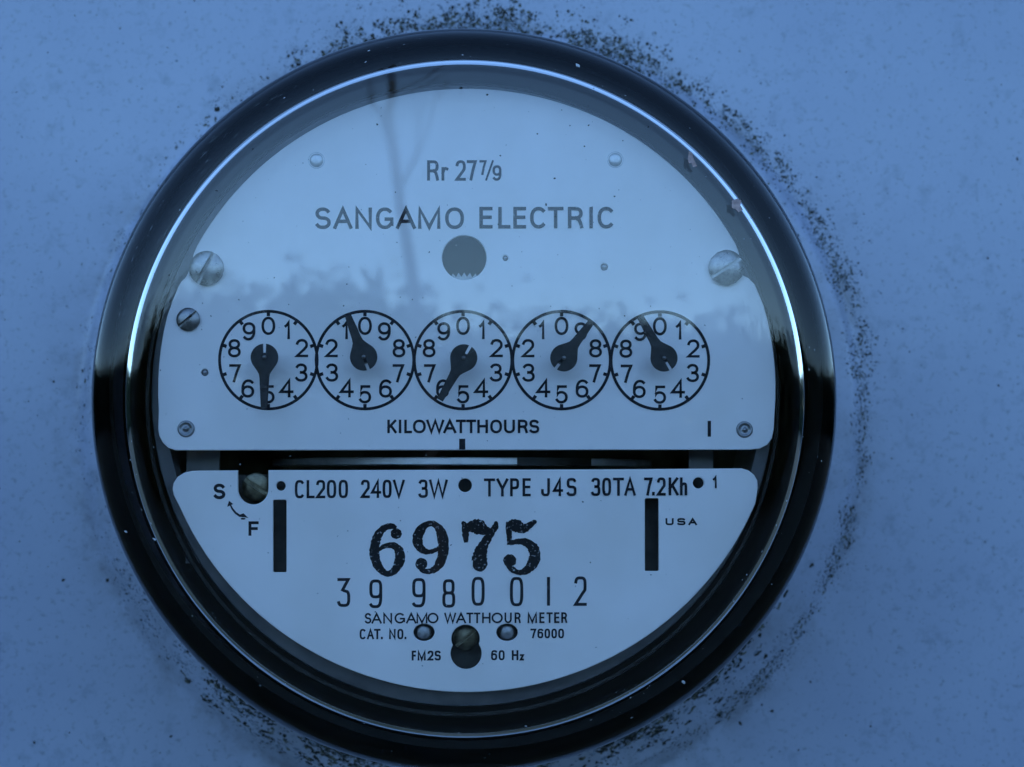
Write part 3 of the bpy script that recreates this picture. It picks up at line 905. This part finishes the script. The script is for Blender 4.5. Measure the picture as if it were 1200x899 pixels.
# ------------------------------------------------------------------ grime, dust and flakes
RND = random.Random(21)
def mcol(name, c, r=0.9): return mat(name, c, r, 0.0, 0.2)
GR = [noisy(mcol('mildew_black', (.03, .03, .028)), (.022, .021, .019), (.06, .056, .046), 700),
      noisy(mcol('mildew_olive', (.07, .075, .04)), (.08, .08, .055), (.16, .155, .11), 700),
      noisy(mcol('grime_grey', (.2, .24, .3)), (.16, .19, .23), (.26, .31, .38), 500)]
class Specks:
    def __init__(s, surf): s.V = []; s.F = []; s.M = []; s.surf = surf
    def add(s, u, v, r, asp=1.0, ang=0.0, mi=0, lift=0.5, depth=None):
        n = 7
        pts = []
        ca, sa = math.cos(ang), math.sin(ang)
        for k in range(n):
            a = 2*math.pi*k/n+RND.uniform(-.25, .25); q = r*RND.uniform(.55, 1.25)
            x, y = q*math.cos(a)*asp, q*math.sin(a)/math.sqrt(asp)
            pts.append((u+x*ca-y*sa, v+x*sa+y*ca))
        b = len(s.V)
        for (x, y) in pts+[(u, v)]:
            q = s.surf(x, y)
            if q is None: 
                s.V = s.V[:b]; return
            s.V.append(W(q.x, -q.y+(0.12 if (x, y) != (u, v) else lift), q.z))
        for k in range(n):
            s.F.append((b+k, b+(k+1) % n, b+n)); s.M.append(mi)
    def build(s, name, mats):
        me = bpy.data.meshes.new(name); me.from_pydata([tuple(v) for v in s.V], [], s.F); me.update()
        for m in mats: me.materials.append(m)
        me.polygons.foreach_set('material_index', s.M)
        o = bpy.data.objects.new(name, me); scene.collection.objects.link(o)
        return o
def wall_pt(u, v):
    d = WD
    for _ in range(3):
        q = P(u, v, d); d = surf_d(q.x, q.z)
    return P(u, v, d)
sp = Specks(wall_pt)
def glass_r(phi): return 431.0
def pol(phi, dist, c=(545, 467), R0=432):
    a = R(phi); return (c[0]+(R0+dist)*math.sin(a), c[1]-(R0+dist)*math.cos(a))
def tang(phi): return R(phi)
def inframe(u, v): return -25 < u < 1225 and -25 < v < 925
def clump(phi, dist, n, jit, rmin, rmax, c, R0, asp=1.0, mats=(0, 0, 1, 2)):
    u0, v0 = pol(phi, dist, c, R0)
    if not inframe(u0, v0): return
    # patchy: some stretches of the rim stay cleaner
    pat = math.sin(phi*.29+1.0)+.8*math.sin(phi*.71+2.2)+.6*math.sin(phi*1.63+dist*.21)
    if pat < -.35 and RND.random() < .72: return
    for _ in range(n):
        al = RND.gauss(0, jit*asp); ra = RND.gauss(0, jit*.6)
        a = R(phi)
        u = u0+al*math.cos(a)+ra*math.sin(a); v = v0+al*math.sin(a)-ra*math.cos(a)
        r = .92*(rmin+(rmax-rmin)*RND.random()**2.2)
        sp.add(u, v, r, RND.uniform(1, 1.3*asp), a+RND.uniform(-.3, .3) if asp > 1.2 else RND.uniform(0, 3), RND.choice(mats))
G0 = ((545, 467), 432); E0 = ((557, 486), 460)
# top: dense mildew hugging the rim
for _ in range(520):
    phi = RND.gauss(5, 18)
    clump(phi, abs(RND.gauss(2, 17))-2, RND.randint(3, 10), 3.6, .5, 2.6, *G0, 1.0, (0, 0, 1, 2))
for _ in range(60):
    phi = RND.uniform(-28, 45)
    clump(phi, RND.uniform(5, 60), RND.randint(1, 4), 4, .6, 1.6, *G0, 1.0, (0, 1, 2, 2))
# upper left: thin scatter
for _ in range(150):
    phi = RND.uniform(-88, -15)
    clump(phi, abs(RND.gauss(3, 14)), RND.randint(1, 4), 3, .5, 1.7, *G0, 1.5, (0, 2, 2, 1))
# upper right: band that follows the collar edge
for _ in range(700):
    phi = RND.uniform(16, 84)
    clump(phi, RND.gauss(-2, 9), RND.randint(3, 8), 3.6, .4, 1.8, *E0, 1.2, (0, 0, 1, 2))
for _ in range(110):
    phi = RND.uniform(20, 84)
    clump(phi, RND.uniform(4, 55), RND.randint(1, 3), 4, .5, 1.4, *E0, 1.0, (0, 2, 2))
# right and lower right: narrower, streaky
for _ in range(620):
    phi = RND.uniform(80, 148)
    clump(phi, RND.gauss(-5, 5), RND.randint(1, 5), 2.4, .5, 1.6, *E0, 2.0, (0, 0, 2, 1))
for k in range(260):
    phi = 62+95*k/260+RND.uniform(-.2, .2)
    if RND.random() < .55: clump(phi, -9+RND.gauss(0, .7), 1, .3, .5, 1.1, *E0, 2.6, (0, 0, 2))
# bottom: heavy crust between rim and collar edge
for _ in range(1600):
    phi = RND.gauss(204, 11) if RND.random() < .55 else RND.gauss(149, 12)
    d0 = abs(RND.gauss(0, 9)) if RND.random() < .75 else RND.uniform(0, 36)
    clump(phi, d0-3, RND.randint(2, 5), 3.0, .7, 3.0, *G0, 1.8, (0, 0, 0, 1, 2))
for _ in range(300):
    phi = RND.uniform(190, 250)
    clump(phi, RND.gauss(-8, 6), RND.randint(1, 4), 2.6, .5, 1.5, *E0, 2.2, (0, 2, 2))
for k in range(200):
    phi = 130+95*k/200
    if RND.random() < .6: clump(phi, -6+RND.gauss(0, 1.2), 1, .3, .5, 1.2, *E0, 2.8, (0, 0, 2))
# fine dusting that ties the clumps together
for _ in range(1500):
    phi = RND.uniform(14, 150)
    clump(phi, RND.gauss(-3, 9), RND.randint(1, 4), 4, .3, .8, *E0, 1.3, (0, 1, 2, 2))
for _ in range(700):
    phi = RND.gauss(4, 20)
    clump(phi, abs(RND.gauss(0, 18)), RND.randint(2, 5), 4, .3, .9, *G0, 1.1, (0, 1, 2, 2))
for _ in range(700):
    phi = RND.uniform(150, 255)
    clump(phi, RND.gauss(-10, 10), RND.randint(1, 4), 4, .3, .8, *E0, 1.8, (0, 1, 2, 2))
# left side
for _ in range(90):
    phi = RND.uniform(236, 285)
    clump(phi, RND.uniform(0, 26), RND.randint(1, 3), 3, .4, 1.3, *G0, 1.8, (0, 2, 2))
# loose specks all over the panel
for _ in range(1500):
    u, v = RND.uniform(-10, 1210), RND.uniform(-10, 910)
    if math.hypot(u-545, v-467) < 430: continue
    sp.add(u, v, .35+.75*RND.random()**2, RND.uniform(1, 1.6), RND.uniform(0, 3), RND.choice((2, 2, 2, 2, 1)))
for _ in range(190):
    u, v = RND.uniform(-10, 1210), RND.uniform(-10, 910)
    if math.hypot(u-545, v-467) < 430: continue
    sp.add(u, v, .5+1.2*RND.random()**3, RND.uniform(1, 1.7), RND.uniform(0, 3), RND.choice((0, 0, 2)))
for (u, v, r) in ((40, 870, 1.9), (74, 680, 2.2), (126, 680, 2.2), (200, 863, 1.8), (868, 848, 2.6), (950, 799, 1.7), (905, 833, 2.4), (893, 826, 1.6), (1020, 851, 1.5), (1170, 452, 1.5)):
    sp.add(u, v, r, 1.3, RND.uniform(0, 3), 0, .8)
ms = sp.build('mildew_specks', GR); under(ms, box); tag(ms, kind='stuff')

# on the glass: dust specks and two dried flakes
prof = [(r, d) for r, d in outer if d > 20]
def glass_pt(u, v):
    d = 70.0
    for _ in range(12):
        q = P(u, v, d); r = math.hypot(q.x-GX, q.z-GZ0)
        nd = None
        for (r0, d0), (r1, d1) in zip(prof, prof[1:]):
            if r1 <= r <= r0:
                t = (r-r0)/(r1-r0) if r1 != r0 else 0; nd = d0+(d1-d0)*t; break
        if nd is None: return None
        d = 0.5*d+0.5*nd
    q = P(u, v, d); return q
DM = [mcol('dust_dark', (.02, .02, .02)), mcol('dust_grey', (.3, .31, .33)), mcol('dust_pale', (.55, .56, .58))]
ds = Specks(glass_pt)
for _ in range(420):
    a, r = RND.uniform(0, 2*math.pi), 385*math.sqrt(RND.random())
    u, v = 546+r*math.cos(a), 460-r*math.sin(a)
    top = v < 420
    if not top and RND.random() < .45: continue
    ds.add(u, v, .3+.65*RND.random()**3, RND.uniform(1, 1.5), RND.uniform(0, 3), RND.choice((0, 0, 1)) if top else RND.choice((0, 1)), .25)
for (u, v, r) in ((540, 103, 2.0), (571, 111, 1.4), (640, 240, 1.6), (442, 146, 1.1), (650, 209, 1.2), (690, 147, 1.0), (630, 157, .9), (683, 588, 1.1), (720, 230, 1.0)):
    ds.add(u, v, r, 1.2, RND.uniform(0, 3), 0, .4)
for _ in range(120):
    phi = RND.uniform(0, 360)
    u, v = pol(phi, -RND.uniform(6, 44), (545, 466), 431)
    ds.add(u, v, .3+.7*RND.random()**3, RND.uniform(1, 2.5), R(phi), RND.choice((1, 2)), .25)
for _ in range(46):
    phi = RND.uniform(-78, -30)
    u, v = pol(phi, -RND.uniform(10, 34), (545, 463), 433)
    ds.add(u, v, RND.uniform(.25, .5), RND.uniform(4, 16), R(phi)+RND.uniform(-.08, .08), RND.choice((1, 1, 2)), .15)
for (u, v, r) in ((677, 77, 2.0), (181, 632, 2.0), (147, 623, 1.5), (801, 799, 2.4)):
    ds.add(u, v, r, 1.5, .6, 2, .5)
do = ds.build('dust_specks', DM); part(do); tag(do, kind='stuff')
FL = noisy(mcol('dried_flake', (.5, .33, .3)), (.38, .26, .24), (.62, .44, .4), 900)
for (u, v, pts) in ((811, 187, [(-4, -9), (0, -8), (1, -3), (3, 2), (6, 8), (1, 9), (-1, 4), (-4, 5), (-5, 0)]),
                    (863.5, 241, [(-6, -6), (0, -8), (5, -6), (4, 0), (7, 5), (2, 8), (-2, 4), (-6, 3)])):
    fs = Specks(glass_pt)
    b = 0
    for (x, y) in pts+[(0, 0)]:
        q = glass_pt(u+x, v+y); fs.V.append(W(q.x, -q.y+RND.uniform(.5, 1.4), q.z))
    n_ = len(pts)
    for k in range(n_): fs.F.append((k, (k+1) % n_, n_)); fs.M.append(0)
    f = fs.build('dried_flake', [FL]); part(f)
    f['label'] = 'small pinkish dried flake stuck on the glass rim'
